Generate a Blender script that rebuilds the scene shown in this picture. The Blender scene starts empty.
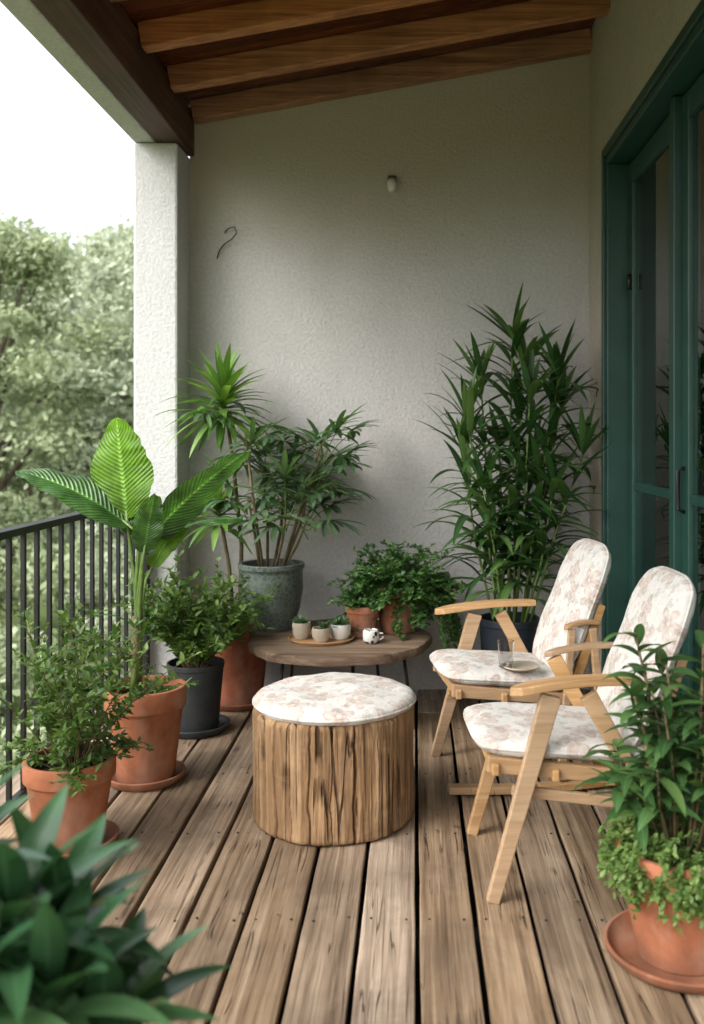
import bpy, bmesh, math, random
import numpy as np
from mathutils import Vector as V, Matrix, noise as mnoise
random.seed(7); np.random.seed(7)
R = random.uniform
sc = bpy.context.scene
sc.view_settings.view_transform = 'Standard'
try: sc.view_settings.look = 'None'
except Exception: pass
sc.view_settings.exposure = 0

# ------------------------------------------------------------------ helpers
class MB:
    def __init__(s, ymax=None, xmax=None, zmin=None):
        s.v=[]; s.f=[]; s.uv=[]; s.m=[]; s.ymax=ymax; s.xmax=xmax; s.zmin=zmin
    def add(s,p,uv=(0.5,0.5)):
        x,y,z=p
        if s.ymax is not None and y>s.ymax: y=s.ymax-0.01*random.random()
        if s.xmax is not None and x>s.xmax: x=s.xmax-0.01*random.random()
        if s.zmin is not None and z<s.zmin: z=s.zmin
        s.v.append((x,y,z)); s.uv.append(uv); return len(s.v)-1
    def face(s,idx,m=0): s.f.append(idx); s.m.append(m)
    def box(s,x0,x1,y0,y1,z0,z1,m=0):
        b=[s.add((x,y,z)) for z in (z0,z1) for y in (y0,y1) for x in (x0,x1)]
        for q in ((0,2,3,1),(4,5,7,6),(0,1,5,4),(2,6,7,3),(0,4,6,2),(1,3,7,5)):
            s.face([b[i] for i in q],m)
    def bar(s,p0,p1,wd,w0,w1,t,m=0):
        p0=V(p0);p1=V(p1);a=(p1-p0).normalized();wd=V(wd);wd=(wd-a*wd.dot(a)).normalized();n=a.cross(wd)
        b=[]
        for p,w in ((p0,w0),(p1,w1)):
            for sy in (-1,1):
                for sx in (-1,1):
                    b.append(s.add(p+wd*sx*w/2+n*sy*t/2))
        for q in ((0,2,3,1),(4,5,7,6),(0,1,5,4),(2,6,7,3),(0,4,6,2),(1,3,7,5)):
            s.face([b[i] for i in q],m)
    def tube(s,pts,r0,r1,sides=6,m=0,caps=True):
        pts=[V(p) for p in pts]; n=len(pts); rings=[]
        for i,p in enumerate(pts):
            a=(pts[min(i+1,n-1)]-pts[max(i-1,0)])
            if a.length<1e-7: a=V((0,0,1))
            a.normalize()
            ref=V((1,0,0)) if abs(a.x)<.8 else V((0,1,0))
            u=a.cross(ref).normalized(); w=a.cross(u)
            r=r0+(r1-r0)*i/(n-1)
            rings.append([s.add(p+(u*math.cos(k*2*math.pi/sides)+w*math.sin(k*2*math.pi/sides))*r) for k in range(sides)])
        for i in range(n-1):
            for k in range(sides):
                k2=(k+1)%sides
                s.face([rings[i][k],rings[i][k2],rings[i+1][k2],rings[i+1][k]],m)
        if caps:
            s.face(rings[0][::-1],m); s.face(rings[-1],m)
    def leaf(s,p,d,L,W,droop=.6,segs=5,fold=.25,roll=0,prof=None,m=0,side=None):
        p=V(p);d=V(d).normalized()
        if side is None:
            side=d.cross(V((0,0,1)))
            if side.length<.15:
                a=R(0,6.28); side=V((math.cos(a),math.sin(a),0)); side=side-d*side.dot(d)
        side=V(side).normalized()
        if roll: side=Matrix.Rotation(roll,3,d)@side
        prev=None
        for i in range(segs+1):
            t=i/segs
            w=W*.5*(prof(t) if prof else (math.sin(math.pi*min(1,t*.97+.03)**.8))**.8 if t<1 else 0)
            n=side.cross(d).normalized()
            if t>=1: w=W*.02
            row=[s.add(p-side*w+n*fold*w,(0,t)),s.add(p,(.5,t)),s.add(p+side*w+n*fold*w,(1,t))]
            if prev:
                s.face([prev[0],prev[1],row[1],row[0]],m); s.face([prev[1],prev[2],row[2],row[1]],m)
            prev=row
            d=(d+V((0,0,-droop/segs))).normalized()
            p=p+d*(L/segs)
    def lathe(s,prof,segs=48,c=(0,0,0),m=0,wob=None):
        rings=[]
        for r,z in prof:
            if r<1e-6: rings.append([s.add((c[0],c[1],c[2]+z))])
            else:
                rr=[r*(wob(k*2*math.pi/segs,z) if wob else 1) for k in range(segs)]
                rings.append([s.add((c[0]+rr[k]*math.cos(k*2*math.pi/segs),c[1]+rr[k]*math.sin(k*2*math.pi/segs),c[2]+z)) for k in range(segs)])
        for a,b in zip(rings,rings[1:]):
            for k in range(segs):
                k2=(k+1)%segs
                if len(a)==1 and len(b)==1: continue
                if len(a)==1: s.face([a[0],b[k2],b[k]],m)
                elif len(b)==1: s.face([a[k],a[k2],b[0]],m)
                else: s.face([a[k],a[k2],b[k2],b[k]],m)
    def obj(s,name,mats,parent=None,smooth=True,sharp=None,bevel=0,loc=None,rot=None):
        me=bpy.data.meshes.new(name); me.from_pydata(s.v,[],s.f)
        if not isinstance(mats,(list,tuple)): mats=[mats]
        for m in mats: me.materials.append(m)
        me.polygons.foreach_set('material_index',np.array(s.m,dtype=np.int32))
        uvl=me.uv_layers.new(name='UVMap')
        li=np.zeros(len(me.loops),dtype=np.int32); me.loops.foreach_get('vertex_index',li)
        uvl.data.foreach_set('uv',np.array(s.uv,dtype=np.float32)[li].ravel())
        me.polygons.foreach_set('use_smooth',np.full(len(me.polygons),smooth))
        me.update()
        if sharp and smooth:
            try: me.set_sharp_from_angle(angle=math.radians(sharp))
            except Exception: pass
        o=bpy.data.objects.new(name,me); sc.collection.objects.link(o)
        if parent: o.parent=parent
        if loc: o.location=loc
        if rot: o.rotation_euler=rot
        if bevel:
            b=o.modifiers.new('b','BEVEL'); b.width=bevel; b.segments=2; b.limit_method='ANGLE'; b.angle_limit=math.radians(35)
        return o
def group(name,loc=(0,0,0),rz=0):
    e=bpy.data.objects.new(name,None); sc.collection.objects.link(e); e.location=loc; e.rotation_euler=(0,0,rz); e.empty_display_size=.1
    return e

# ------------------------------------------------------------------ materials
class NT:
    def __init__(s,name):
        s.mat=bpy.data.materials.new(name); s.mat.use_nodes=True; s.t=s.mat.node_tree; s.t.nodes.clear()
        s.out=s.n('ShaderNodeOutputMaterial')
    def n(s,ty,**kw):
        nd=s.t.nodes.new(ty)
        for k,v in kw.items(): setattr(nd,k,v)
        return nd
    def l(s,a,b): s.t.links.new(a,b)
    def coord(s,kind='Object'): return s.n('ShaderNodeTexCoord').outputs[kind]
    def mapping(s,vec,scale=(1,1,1),loc=(0,0,0)):
        m=s.n('ShaderNodeMapping'); s.l(vec,m.inputs['Vector']); m.inputs['Scale'].default_value=scale; m.inputs['Location'].default_value=loc
        return m.outputs[0]
    def noise(s,vec,scale=5,detail=6,rough=.55,dist=0):
        m=s.n('ShaderNodeTexNoise'); s.l(vec,m.inputs['Vector'])
        m.inputs['Scale'].default_value=scale; m.inputs['Detail'].default_value=min(detail,4); m.inputs['Roughness'].default_value=rough; m.inputs['Distortion'].default_value=dist
        return m.outputs['Fac']
    def ramp(s,fac,stops):
        r=s.n('ShaderNodeValToRGB'); s.l(fac,r.inputs[0]); cr=r.color_ramp
        while len(cr.elements)<len(stops): cr.elements.new(.5)
        for e,(p,c) in zip(cr.elements,stops):
            e.position=p; e.color=(c[0],c[1],c[2],1) if isinstance(c,(tuple,list)) else (c,c,c,1)
        return r.outputs[0]
    def mix(s,fac,a,b,mode='MIX'):
        m=s.n('ShaderNodeMixRGB'); m.blend_type=mode
        for i,v in ((0,fac),(1,a),(2,b)):
            if isinstance(v,bpy.types.NodeSocket): s.l(v,m.inputs[i])
            elif isinstance(v,(int,float)) : m.inputs[i].default_value=v if i==0 else (v,v,v,1)
            else: m.inputs[i].default_value=(v[0],v[1],v[2],1)
        return m.outputs[0]
    def math(s,op,a,b=0,c=None):
        m=s.n('ShaderNodeMath'); m.operation=op
        for i,v in ((0,a),(1,b),(2,c)):
            if v is None: continue
            if isinstance(v,bpy.types.NodeSocket): s.l(v,m.inputs[i])
            else: m.inputs[i].default_value=v
        return m.outputs[0]
    def bump(s,h,strength=.3,dist=.01,normal=None):
        b=s.n('ShaderNodeBump'); s.l(h,b.inputs['Height']); b.inputs['Strength'].default_value=strength; b.inputs['Distance'].default_value=dist
        if normal: s.l(normal,b.inputs['Normal'])
        return b.outputs[0]
    def principled(s,col,rough=.6,normal=None,spec=.5,metal=0,**kw):
        p=s.n('ShaderNodeBsdfPrincipled')
        for k,v in (('Base Color',col),('Roughness',rough)):
            if isinstance(v,bpy.types.NodeSocket): s.l(v,p.inputs[k])
            elif k=='Base Color': p.inputs[k].default_value=(v[0],v[1],v[2],1)
            else: p.inputs[k].default_value=v
        p.inputs['Specular IOR Level'].default_value=spec; p.inputs['Metallic'].default_value=metal
        if normal: s.l(normal,p.inputs['Normal'])
        return p.outputs[0]
    def done(s,sh): s.l(sh,s.out.inputs[0]); return s.mat

def wood(name,dark,mid,light,axis='Y',g=45,stretch=.03,rough=.7,bump=.4,spec=.3,island=True,knots=False,dirt=.0,dirtcol=(.1,.08,.06),var=.42,cracks=0,worn=0,crg=.5,lo=.36,hi=.63,gate=(.56,.64),bd=.006):
    t=NT(name); c=t.coord(); c0=c
    if island:
        geo=t.n('ShaderNodeNewGeometry'); rnd=geo.outputs['Random Per Island']
        comb=t.n('ShaderNodeCombineXYZ'); 
        for i in range(3): t.l(t.math('MULTIPLY',rnd,(13.7,7.3,29.1)[i]),comb.inputs[i])
        ad=t.n('ShaderNodeVectorMath'); t.l(c,ad.inputs[0]); t.l(comb.outputs[0],ad.inputs[1]); c=ad.outputs[0]
    sc_={'X':(stretch,1,1),'Y':(1,stretch,1),'Z':(1,1,stretch)}[axis]
    v=t.mapping(c,sc_)
    n1=t.noise(v,g,5,.68,.3); n2=t.noise(v,g*.22,4,.55,1.0); n3=t.noise(c,2.2,3,.5)
    f=t.math('ADD',t.math('MULTIPLY',n1,.55),t.math('MULTIPLY',n2,.45))
    col=t.ramp(f,[(lo,dark),(.5,mid),(hi,light)])
    if island:
        b=t.math('ADD',t.math('MULTIPLY',rnd,var),1-var*.5)
        col=t.mix(1,col,b,'MULTIPLY')
        hs=t.n('ShaderNodeHueSaturation'); t.l(col,hs.inputs['Color']); t.l(t.math('ADD',t.math('MULTIPLY',t.math('FRACT',t.math('MULTIPLY',rnd,17.3)),.4),.8),hs.inputs['Saturation']); col=hs.outputs[0]
    col=t.mix(1,col,t.ramp(n3,[(.3,.72),(.65,1.15)]),'MULTIPLY')
    if knots:
        vo=t.n('ShaderNodeTexVoronoi'); ks={'X':(.35,1,1),'Y':(1,.35,1),'Z':(1,1,.35)}[axis]
        t.l(t.mapping(c,ks),vo.inputs['Vector']); vo.inputs['Scale'].default_value=4.3
        k=t.ramp(t.math('ADD',vo.outputs['Distance'],t.math('MULTIPLY',n1,.04)),[(.05,1),(.11,0)])
        col=t.mix(t.math('MULTIPLY',k,.75),col,tuple(x*.45 for x in dark))
    h=t.math('ADD',t.math('MULTIPLY',n1,.7),t.math('MULTIPLY',n2,.3))
    if cracks:
        ns=t.noise(v,g*crg,2,.5,.2)
        dk=t.math('ABSOLUTE',t.math('SUBTRACT',ns,.5)); gt=t.ramp(t.noise(c,4.5,2),[(gate[0],0),(gate[1],1)])
        ck=t.math('MULTIPLY',t.ramp(dk,[(.003,1),(.013,0)]),gt)
        col=t.mix(t.math('MULTIPLY',ck,cracks),col,tuple(x*.35 for x in dark)); h=t.math('SUBTRACT',h,ck)
    if dirt:
        d=t.ramp(t.noise(c0,3.4,5,.65,.5),[(.45,0),(.68,1)])
        col=t.mix(t.math('MULTIPLY',d,dirt),col,dirtcol)
    if worn:
        d=t.ramp(t.noise(t.mapping(c,(1,.4,1)),7,5,.65,.5),[(.5,0),(.75,1)])
        col=t.mix(t.math('MULTIPLY',d,worn),col,tuple(min(1,x*1.2) for x in light))
    return t.done(t.principled(col,rough,t.bump(h,bump,bd),spec))

def stucco(name,base,stain,topshade=None,bump=.5):
    t=NT(name); c=t.coord()
    n=t.noise(c,60,5,.65); n3=t.noise(c,1.3,5,.6,.5); n4=t.noise(t.mapping(c,(2.5,2.5,.5)),2.0,4,.6)
    col=t.mix(t.math('MULTIPLY',t.ramp(n3,[(.42,0),(.75,1)]),.55),base,stain)
    col=t.mix(t.math('MULTIPLY',t.ramp(n4,[(.5,0),(.75,1)]),.28),col,tuple(x*.72 for x in base))
    col=t.mix(1,col,t.ramp(n,[(.3,.84),(.7,1.07)]),'MULTIPLY')
    if topshade:  # upper wall tinted darker and warmer: roof shade and ceiling bounce painted in
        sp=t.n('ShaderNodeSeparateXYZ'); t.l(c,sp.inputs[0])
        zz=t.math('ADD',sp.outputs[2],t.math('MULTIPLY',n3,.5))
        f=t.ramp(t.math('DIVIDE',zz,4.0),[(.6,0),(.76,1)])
        col=t.mix(f,col,topshade)
    return t.done(t.principled(col,.92,t.bump(n,bump,.016),.2))

def leafmat(name,a,b,c3=None,rough=.42,trans=.3,tcol=None,rib=.35,spec=.5,vein=0):
    t=NT(name); geo=t.n('ShaderNodeNewGeometry'); rnd=geo.outputs['Random Per Island']
    col=t.ramp(rnd,[(0,a),(.7,b),(1,c3 or b)])
    nrm=None
    if rib or vein:
        uv=t.coord('UV'); sp=t.n('ShaderNodeSeparateXYZ'); t.l(uv,sp.inputs[0])
        d=t.math('ABSOLUTE',t.math('SUBTRACT',sp.outputs[0],.5))
        r=t.ramp(d,[(.015,1),(.05,0)])
        col=t.mix(t.math('MULTIPLY',r,rib),col,tuple(min(1,x*2.0+.03) for x in b))
        ft=t.ramp(sp.outputs[1],[(0,.7),(.5,1.0),(1,1.15)]); col=t.mix(1,col,ft,'MULTIPLY')
    if vein:
        w=t.math('SINE',t.math('MULTIPLY',t.math('SUBTRACT',sp.outputs[1],t.math('MULTIPLY',d,.35)),vein))
        nrm=t.bump(w,.5,.003)
        nz=t.noise(t.coord(),16,4,.6); sh=t.ramp(nz,[(.3,.55),(.68,1.15)]); col=t.mix(1,col,sh,'MULTIPLY')
        vn=t.ramp(w,[(.0,1),(1,.62)]); col=t.mix(1,col,vn,'MULTIPLY')
    p=t.principled(col,rough,nrm,spec)
    tr=t.n('ShaderNodeBsdfTranslucent'); 
    if tcol: tc=t.mix(.5,col,tcol)
    else: tc=t.mix(1,col,(1.5,1.6,.7),'MULTIPLY')
    if vein: tc=t.mix(1,t.mix(1,tc,vn,'MULTIPLY'),sh,'MULTIPLY')
    t.l(tc,tr.inputs[0])
    mx=t.n('ShaderNodeMixShader'); mx.inputs[0].default_value=trans; t.l(p,mx.inputs[1]); t.l(tr.outputs[0],mx.inputs[2])
    return t.done(mx.outputs[0])

def plain(name,col,rough=.5,spec=.5,metal=0,var=.15,scale=12,bump=.1):
    t=NT(name); c=t.coord(); n=t.noise(c,scale,4)
    cc=t.mix(t.ramp(n,[(.3,0),(.7,1)]),tuple(x*(1-var) for x in col),tuple(min(1,x*(1+var)) for x in col))
    return t.done(t.principled(cc,rough,t.bump(t.noise(c,scale*6,2),bump,.003) if bump else None,spec,metal))

def terracotta(name,base=(.43,.165,.085)):
    t=NT(name); c=t.coord()
    n=t.noise(c,7,5,.6,.3); n2=t.noise(c,60,4); n3=t.noise(t.mapping(c,(1,1,.5)),6,5,.65)
    col=t.ramp(n,[(.3,tuple(x*.60 for x in base)),(.55,base),(.8,(base[0]*1.15,base[1]*1.3,base[2]*1.5))])
    col=t.mix(t.math('MULTIPLY',t.ramp(n3,[(.50,0),(.68,1)]),.38),col,(.48,.36,.28))
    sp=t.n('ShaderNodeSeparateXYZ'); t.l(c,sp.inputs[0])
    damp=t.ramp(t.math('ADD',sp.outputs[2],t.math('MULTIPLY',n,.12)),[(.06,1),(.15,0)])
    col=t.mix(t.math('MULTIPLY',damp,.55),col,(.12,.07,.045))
    return t.done(t.principled(col,.82,t.bump(n2,.25,.003),.3))

def floral(name):
    t=NT(name); c=t.coord()
    wn=t.n('ShaderNodeTexNoise'); t.l(c,wn.inputs['Vector']); wn.inputs['Scale'].default_value=11; wn.inputs['Detail'].default_value=3
    wv=t.n('ShaderNodeVectorMath'); wv.operation='MULTIPLY_ADD'; t.l(wn.outputs['Color'],wv.inputs[0]); wv.inputs[1].default_value=(.02,.02,.0); t.l(c,wv.inputs[2])
    base=t.mix(t.ramp(t.noise(c,60,3),[(.3,0),(.7,1)]),(.555,.535,.50),(.63,.61,.575))
    def flowers(scale,R0,petals,colr,off,amt,base):
        v=t.mapping(wv.outputs[0],(scale,scale,0),off)
        vo=t.n('ShaderNodeTexVoronoi'); vo.voronoi_dimensions='2D'; t.l(v,vo.inputs['Vector']); vo.inputs['Scale'].default_value=1; vo.inputs['Randomness'].default_value=.8
        df=t.n('ShaderNodeVectorMath'); df.operation='SUBTRACT'; t.l(v,df.inputs[0]); t.l(vo.outputs['Position'],df.inputs[1])
        sp=t.n('ShaderNodeSeparateXYZ'); t.l(df.outputs[0],sp.inputs[0])
        ang=t.math('ARCTAN2',sp.outputs[1],sp.outputs[0])
        sp2=t.n('ShaderNodeSeparateXYZ'); t.l(vo.outputs['Color'],sp2.inputs[0])
        ang=t.math('ADD',ang,t.math('MULTIPLY',sp2.outputs[0],6.28))
        pet=t.math('ADD',t.math('MULTIPLY',t.math('ABSOLUTE',t.math('COSINE',t.math('MULTIPLY',ang,petals/2))),.6),.4)
        rr=t.math('DIVIDE',vo.outputs['Distance'],pet)
        m=t.ramp(rr,[(R0*.12,.2),(R0*.22,1),(R0*.7,.35),(R0,1),(R0*1.06,0)])
        mm=t.math('MULTIPLY',m,t.ramp(t.noise(c,90,2),[(.35,.5),(.6,1)]))
        return t.mix(t.math('MULTIPLY',mm,amt),base,colr)
    b=flowers(8.0,.42,5,(.36,.205,.145),(0,0,0),.68,base)
    b=flowers(14,.26,3,(.24,.24,.19),(3.3,1.7,0),.6,b)
    b=flowers(23,.15,2,(.40,.25,.18),(7.3,5.7,0),.55,b)
    h=t.math('ADD',t.math('MULTIPLY',t.noise(c,420,1),.6),t.math('MULTIPLY',t.noise(c,16,3),1.8))
    return t.done(t.principled(b,.95,t.bump(h,.35,.003),.1))

M={}
M['deck']=wood('deck_wood',(.105,.07,.045),(.285,.205,.138),(.44,.34,.245),'Y',70,.025,.68,.9,.3,True,True,.5,(.125,.085,.056),.6,.75,.25,gate=(.5,.6))
M['under']=plain('under_slab',(.03,.026,.022),.95,bump=0)
M['wall']=stucco('wall_stucco',(.565,.55,.53),(.475,.455,.435),topshade=(.45,.40,.315))  # top colour carries the shade and wood bounce under the ceiling
M['wallr']=stucco('side_wall_stucco',(.48,.43,.35),(.41,.36,.29),bump=.35)
M['pillar']=stucco('pillar_stucco',(.60,.60,.595),(.50,.50,.495),bump=.4)
M['rafter']=wood('rafter_wood',(.16,.052,.018),(.37,.145,.05),(.50,.22,.085),'X',90,.03,.55,.3,.4,True,True,.25,(.08,.03,.015),.5,.5)
M['beam']=wood('beam_wood',(.05,.018,.010),(.10,.038,.02),(.17,.07,.036),'Y',80,.03,.6,.4,.4,True,True,0,(.1,.1,.1),.4,.5)
M['plank']=wood('ceiling_plank',(.04,.012,.006),(.11,.032,.013),(.17,.055,.022),'X',90,.03,.7,.3,.2,True,True,0,(.1,.1,.1),.6)
M['oak']=wood('chair_oak',(.34,.195,.088),(.43,.262,.128),(.50,.325,.175),'X',70,.05,.5,.15,.4,True)
M['stump']=wood('stump_wood',(.10,.054,.027),(.29,.175,.09),(.44,.295,.17),'Z',48,.05,.85,1.0,.15,False,True,.65,(.13,.074,.042),0,.95,.4,.22,.32,.66,gate=(.42,.52),bd=.012)
M['table']=wood('table_wood',(.08,.05,.032),(.19,.125,.082),(.31,.225,.155),'X',50,.05,.7,.6,.3,False,True,.3,(.1,.065,.04),0,.7)
M['green']=plain('green_paint',(.014,.056,.043),.42,.5,var=.15,scale=6)
M['black']=plain('black_metal',(.012,.012,.013),.45,.5,var=.2,bump=0)
M['blackpot']=plain('navy_plastic',(.022,.028,.038),.45,.5)
M['darkpot']=plain('dark_ceramic',(.03,.034,.036),.5,.4,var=.3)
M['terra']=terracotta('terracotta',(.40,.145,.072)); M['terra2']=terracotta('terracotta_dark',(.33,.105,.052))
M['soil']=plain('soil',(.035,.022,.014),1,.1,var=.5,scale=40,bump=1)
M['floral']=floral('floral_fabric')
M['white']=plain('white_ceramic',(.62,.60,.56),.35,.5,var=.05)
M['cream']=plain('cream_ceramic',(.42,.36,.28),.45,.5,var=.2)
M['tray']=wood('tray_wood',(.2,.1,.045),(.36,.2,.09),(.45,.28,.14),'X',40,.1,.5,.15,.4,False)
M['stem']=plain('plant_stem',(.13,.10,.05),.7,.3,var=.4,scale=30,bump=0)
M['gstem']=plain('green_stem',(.12,.19,.045),.5,.4,var=.3,scale=20,bump=0)
M['bark']=plain('bark',(.10,.075,.055),.9,.2,var=.4,scale=8,bump=0)
t=NT('window_glass'); gl=t.n('ShaderNodeBsdfGlossy'); gl.inputs['Roughness'].default_value=.01; gl.inputs[0].default_value=(.95,1,.98,1)
tr=t.n('ShaderNodeBsdfTransparent'); tr.inputs[0].default_value=(.86,.92,.9,1); fr=t.n('ShaderNodeFresnel'); fr.inputs[0].default_value=1.6
mx=t.n('ShaderNodeMixShader'); t.l(t.math('MULTIPLY',fr.outputs[0],1.3),mx.inputs[0]); t.l(tr.outputs[0],mx.inputs[1]); t.l(gl.outputs[0],mx.inputs[2]); M['glass']=t.done(mx.outputs[0])
t=NT('tumbler_glass'); p=t.n('ShaderNodeBsdfPrincipled'); p.inputs['Transmission Weight'].default_value=1; p.inputs['Roughness'].default_value=.02; p.inputs['IOR'].default_value=1.45; M['tumbler']=t.done(p.outputs[0])
t=NT('patterned_glaze'); c=t.coord(); n=t.noise(c,9,5)
vo=t.n('ShaderNodeTexVoronoi'); t.l(c,vo.inputs['Vector']); vo.inputs['Scale'].default_value=38; vo.feature='DISTANCE_TO_EDGE'
col=t.ramp(n,[(.3,(.045,.065,.058)),(.7,(.10,.125,.11))]); col=t.mix(t.math('MULTIPLY',t.ramp(vo.outputs['Distance'],[(.06,1),(.16,0)]),.5),col,(.17,.195,.165))
M['glaze']=t.done(t.principled(col,.4,t.bump(vo.outputs['Distance'],.4,.004),.5))
t=NT('spotted_ceramic'); c=t.coord(); vo=t.n('ShaderNodeTexVoronoi'); t.l(c,vo.inputs['Vector']); vo.inputs['Scale'].default_value=42
M['spot']=t.done(t.principled(t.mix(t.ramp(vo.outputs['Distance'],[(.33,1),(.38,0)]),(.68,.66,.62),(.03,.03,.03)),.35))
M['curtain']=plain('curtain_cloth',(.6,.6,.57),.9,.1,var=.1,bump=0)
M['room']=plain('room_paint',(.30,.29,.27),.9,.2,var=.05,bump=0)
# leaves
M['l_palmb']=leafmat('palm_leaf_blue',(.045,.10,.045),(.085,.16,.07),(.14,.23,.10))
M['l_dark']=leafmat('dark_leaf',(.022,.068,.018),(.052,.125,.033),(.12,.21,.055),rough=.38)
M['l_shrub']=leafmat('glossy_leaf',(.035,.092,.03),(.075,.16,.05),(.13,.23,.07),rough=.36)
M['l_dracaena']=leafmat('cane_leaf',(.05,.13,.02),(.12,.24,.045),(.2,.33,.08))
M['l_banana']=leafmat('banana_leaf',(.15,.34,.02),(.18,.39,.025),(.22,.43,.03),rough=.35,trans=.5,tcol=(.46,.85,.05),rib=.8,vein=150)
M['l_bananad']=leafmat('banana_leaf_dull',(.065,.17,.04),(.10,.23,.055),(.14,.29,.07),rough=.28,trans=.3,rib=.8,vein=150)
M['l_small']=leafmat('small_leaf',(.06,.13,.028),(.11,.20,.045),(.20,.30,.075),rough=.5,rib=0)
M['l_trail']=leafmat('trailing_leaf',(.03,.085,.025),(.06,.145,.035),(.12,.22,.05),rough=.5,rib=0)
M['l_ground']=leafmat('groundcover_leaf',(.08,.15,.035),(.15,.24,.06),(.25,.36,.11),rough=.5,rib=0)
M['l_front']=leafmat('foreground_leaf',(.022,.068,.03),(.048,.125,.052),(.09,.19,.08),rough=.28,trans=.18)
M['l_tree']=leafmat('tree_leaf',(.26,.32,.17),(.37,.43,.25),(.48,.53,.35),rough=.6,trans=.3,tcol=(.45,.52,.26),rib=0,spec=.2)  # leaf colour paled and greyed: outdoor haze put into the colour
M['l_tree2']=leafmat('tree_leaf_pale',(.36,.41,.28),(.47,.52,.37),(.56,.60,.46),rough=.7,trans=.3,tcol=(.52,.58,.38),rib=0,spec=.2)  # paler still, more haze painted into the leaf tone
t=NT('grass_ground'); c=t.coord(); 
M['grass']=t.done(t.principled(t.mix(1,t.ramp(t.noise(c,.5,4),[(.3,(.12,.16,.06)),(.7,(.20,.25,.10))]),t.ramp(t.noise(c,30,4),[(.3,.6),(.7,1.2)]),'MULTIPLY'),.9,None,.1))

# ------------------------------------------------------------------ setting
b=MB(); b.box(-250,250,-250,250,-3.4,-3.2); b.obj('ground',M['grass'],smooth=False)

# deck
g=group('wooden_deck')
b=MB(); x=.007-.155*10
while x<1.0:
    y=-1.6+R(-.4,0)
    cuts=[y]
    if random.random()<.35: cuts.append(R(.2,1.2))
    if random.random()<.3: cuts.append(R(4.2,4.5))
    cuts.append(4.86)
    for a,c2 in zip(cuts,cuts[1:]):
        dz=R(-.003,.002)
        n=int((c2-a)/.12)+1; ph=R(0,6); am=R(.0006,.0022); tl=R(-.0018,.0018); prev=None; sd=R(0,99)
        for i in range(n+1):
            yy=a+.003+(c2-a-.006)*i/n; s_=am*math.sin(yy*1.3+ph)+.0022*mnoise.noise((yy*5,sd,0)); s2=am*math.sin(yy*1.3+ph)*.6+.0022*mnoise.noise((yy*5,sd+9,3))
            row=[b.add((x+.0065+s_,yy,-.03+dz)),b.add((x+.1485+s2,yy,-.03+dz)),b.add((x+.1485+s2,yy,dz-tl)),b.add((x+.1,yy,dz+.0008)),b.add((x+.05,yy,dz+.0008)),b.add((x+.0065+s_,yy,dz+tl))]
            if prev:
                for k in range(6): b.face([prev[k],prev[(k+1)%6],row[(k+1)%6],row[k]])
            else: b.face(row[::-1])
            prev=row
        b.face(prev)
    x+=.155
b.obj('boards',M['deck'],g,smooth=False,bevel=.004)
b=MB(); x=.007-.155*10
while x<1.0:
    for y in np.arange(-1.3,4.8,.55):
        for dx in (.03,.125):
            cx=x+dx+R(-.004,.004); cy=y+R(-.01,.01)
            b.lathe([(0,.0035),(.003,.0033),(.0036,.0)],8,(cx,cy,0))
    x+=.155
b.obj('nail_heads',M['black'],g)
# small debris / fallen leaves between the boards
b=MB()
for i in range(46):
    x_,y_=R(-1.2,.85),R(1.9,4.7); b.leaf((x_,y_,.006),P_:=V((math.cos(i*2.4),math.sin(i*2.4),.02)),R(.008,.028),R(.004,.012),.0,3,.5)
b.obj('fallen_leaves',M['stem'],g)
b=MB()
for y in np.arange(-1.3,4.8,.55): b.box(-1.42,.88,y-.025,y+.025,-.15,-.036)
b.obj('joists',M['under'],g,smooth=False)
b=MB(); b.box(-1.45,1.1,-1.9,5.0,-.36,-.16); b.obj('balcony_slab',M['under'],None,smooth=False)

# house
h=group('stucco_house')
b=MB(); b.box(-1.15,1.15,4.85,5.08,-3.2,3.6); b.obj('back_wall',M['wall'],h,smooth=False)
b=MB(); b.box(-1.365,-1.15,4.60,5.08,-3.2,2.718); b.obj('pillar',M['pillar'],h,smooth=False,bevel=.012)
b=MB(); b.box(-1.365,-1.262,.3,5.08,2.72,2.90); b.obj('concrete_beam',M['pillar'],h,smooth=False,bevel=.01)
b=MB()
b.box(.89,1.15,4.41,4.85,-3.2,3.6); b.box(.89,1.15,-2.2,4.41,2.586,3.6); b.box(.89,1.15,-2.2,1.1,-3.2,2.586); b.box(.89,1.15,1.1,4.41,-3.2,-.02)
b.obj('side_wall',M['wallr'],h,smooth=False)
b=MB(); b.box(1.15,5,5.0,5.1,-.1,3.2); b.box(5,5.1,-2.2,5.1,-.1,3.2); b.box(1.15,5,-2.3,-2.2,-.1,3.2); b.box(1.15,5.1,-2.3,5.1,2.9,3.0); b.box(1.15,5.1,-2.3,5.1,-.1,-.01)
b.obj('room',M['room'],h,smooth=False)
b=MB()
def curtain(y0,y1,x=1.14):
    n=60; pr=None
    for i in range(n+1):
        y=y0+(y1-y0)*i/n; xx=x+.035*math.sin(i*.9)+.01*math.sin(i*2.3)
        a=b.add((xx,y,.03)); c2=b.add((xx,y,2.5))
        if pr: b.face([pr[0],a,c2,pr[1]])
        pr=(a,c2)
curtain(3.35,3.6,1.2); curtain(4.05,4.6,1.2); curtain(2.2,2.5,1.2)
b.obj('curtain',M['curtain'],h)
d=MB()
d.box(.884,1.03,4.372,4.408,0,2.55)
d.box(.884,1.03,1.102,1.14,0,2.55)
d.box(.884,1.03,1.102,4.408,2.551,2.584)
d.box(.872,.8895,4.409,4.45,0,2.63)
d.box(.872,.8895,1.05,4.409,2.587,2.63)
d.box(.93,1.03,1.15,4.371,.001,.04)
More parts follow.
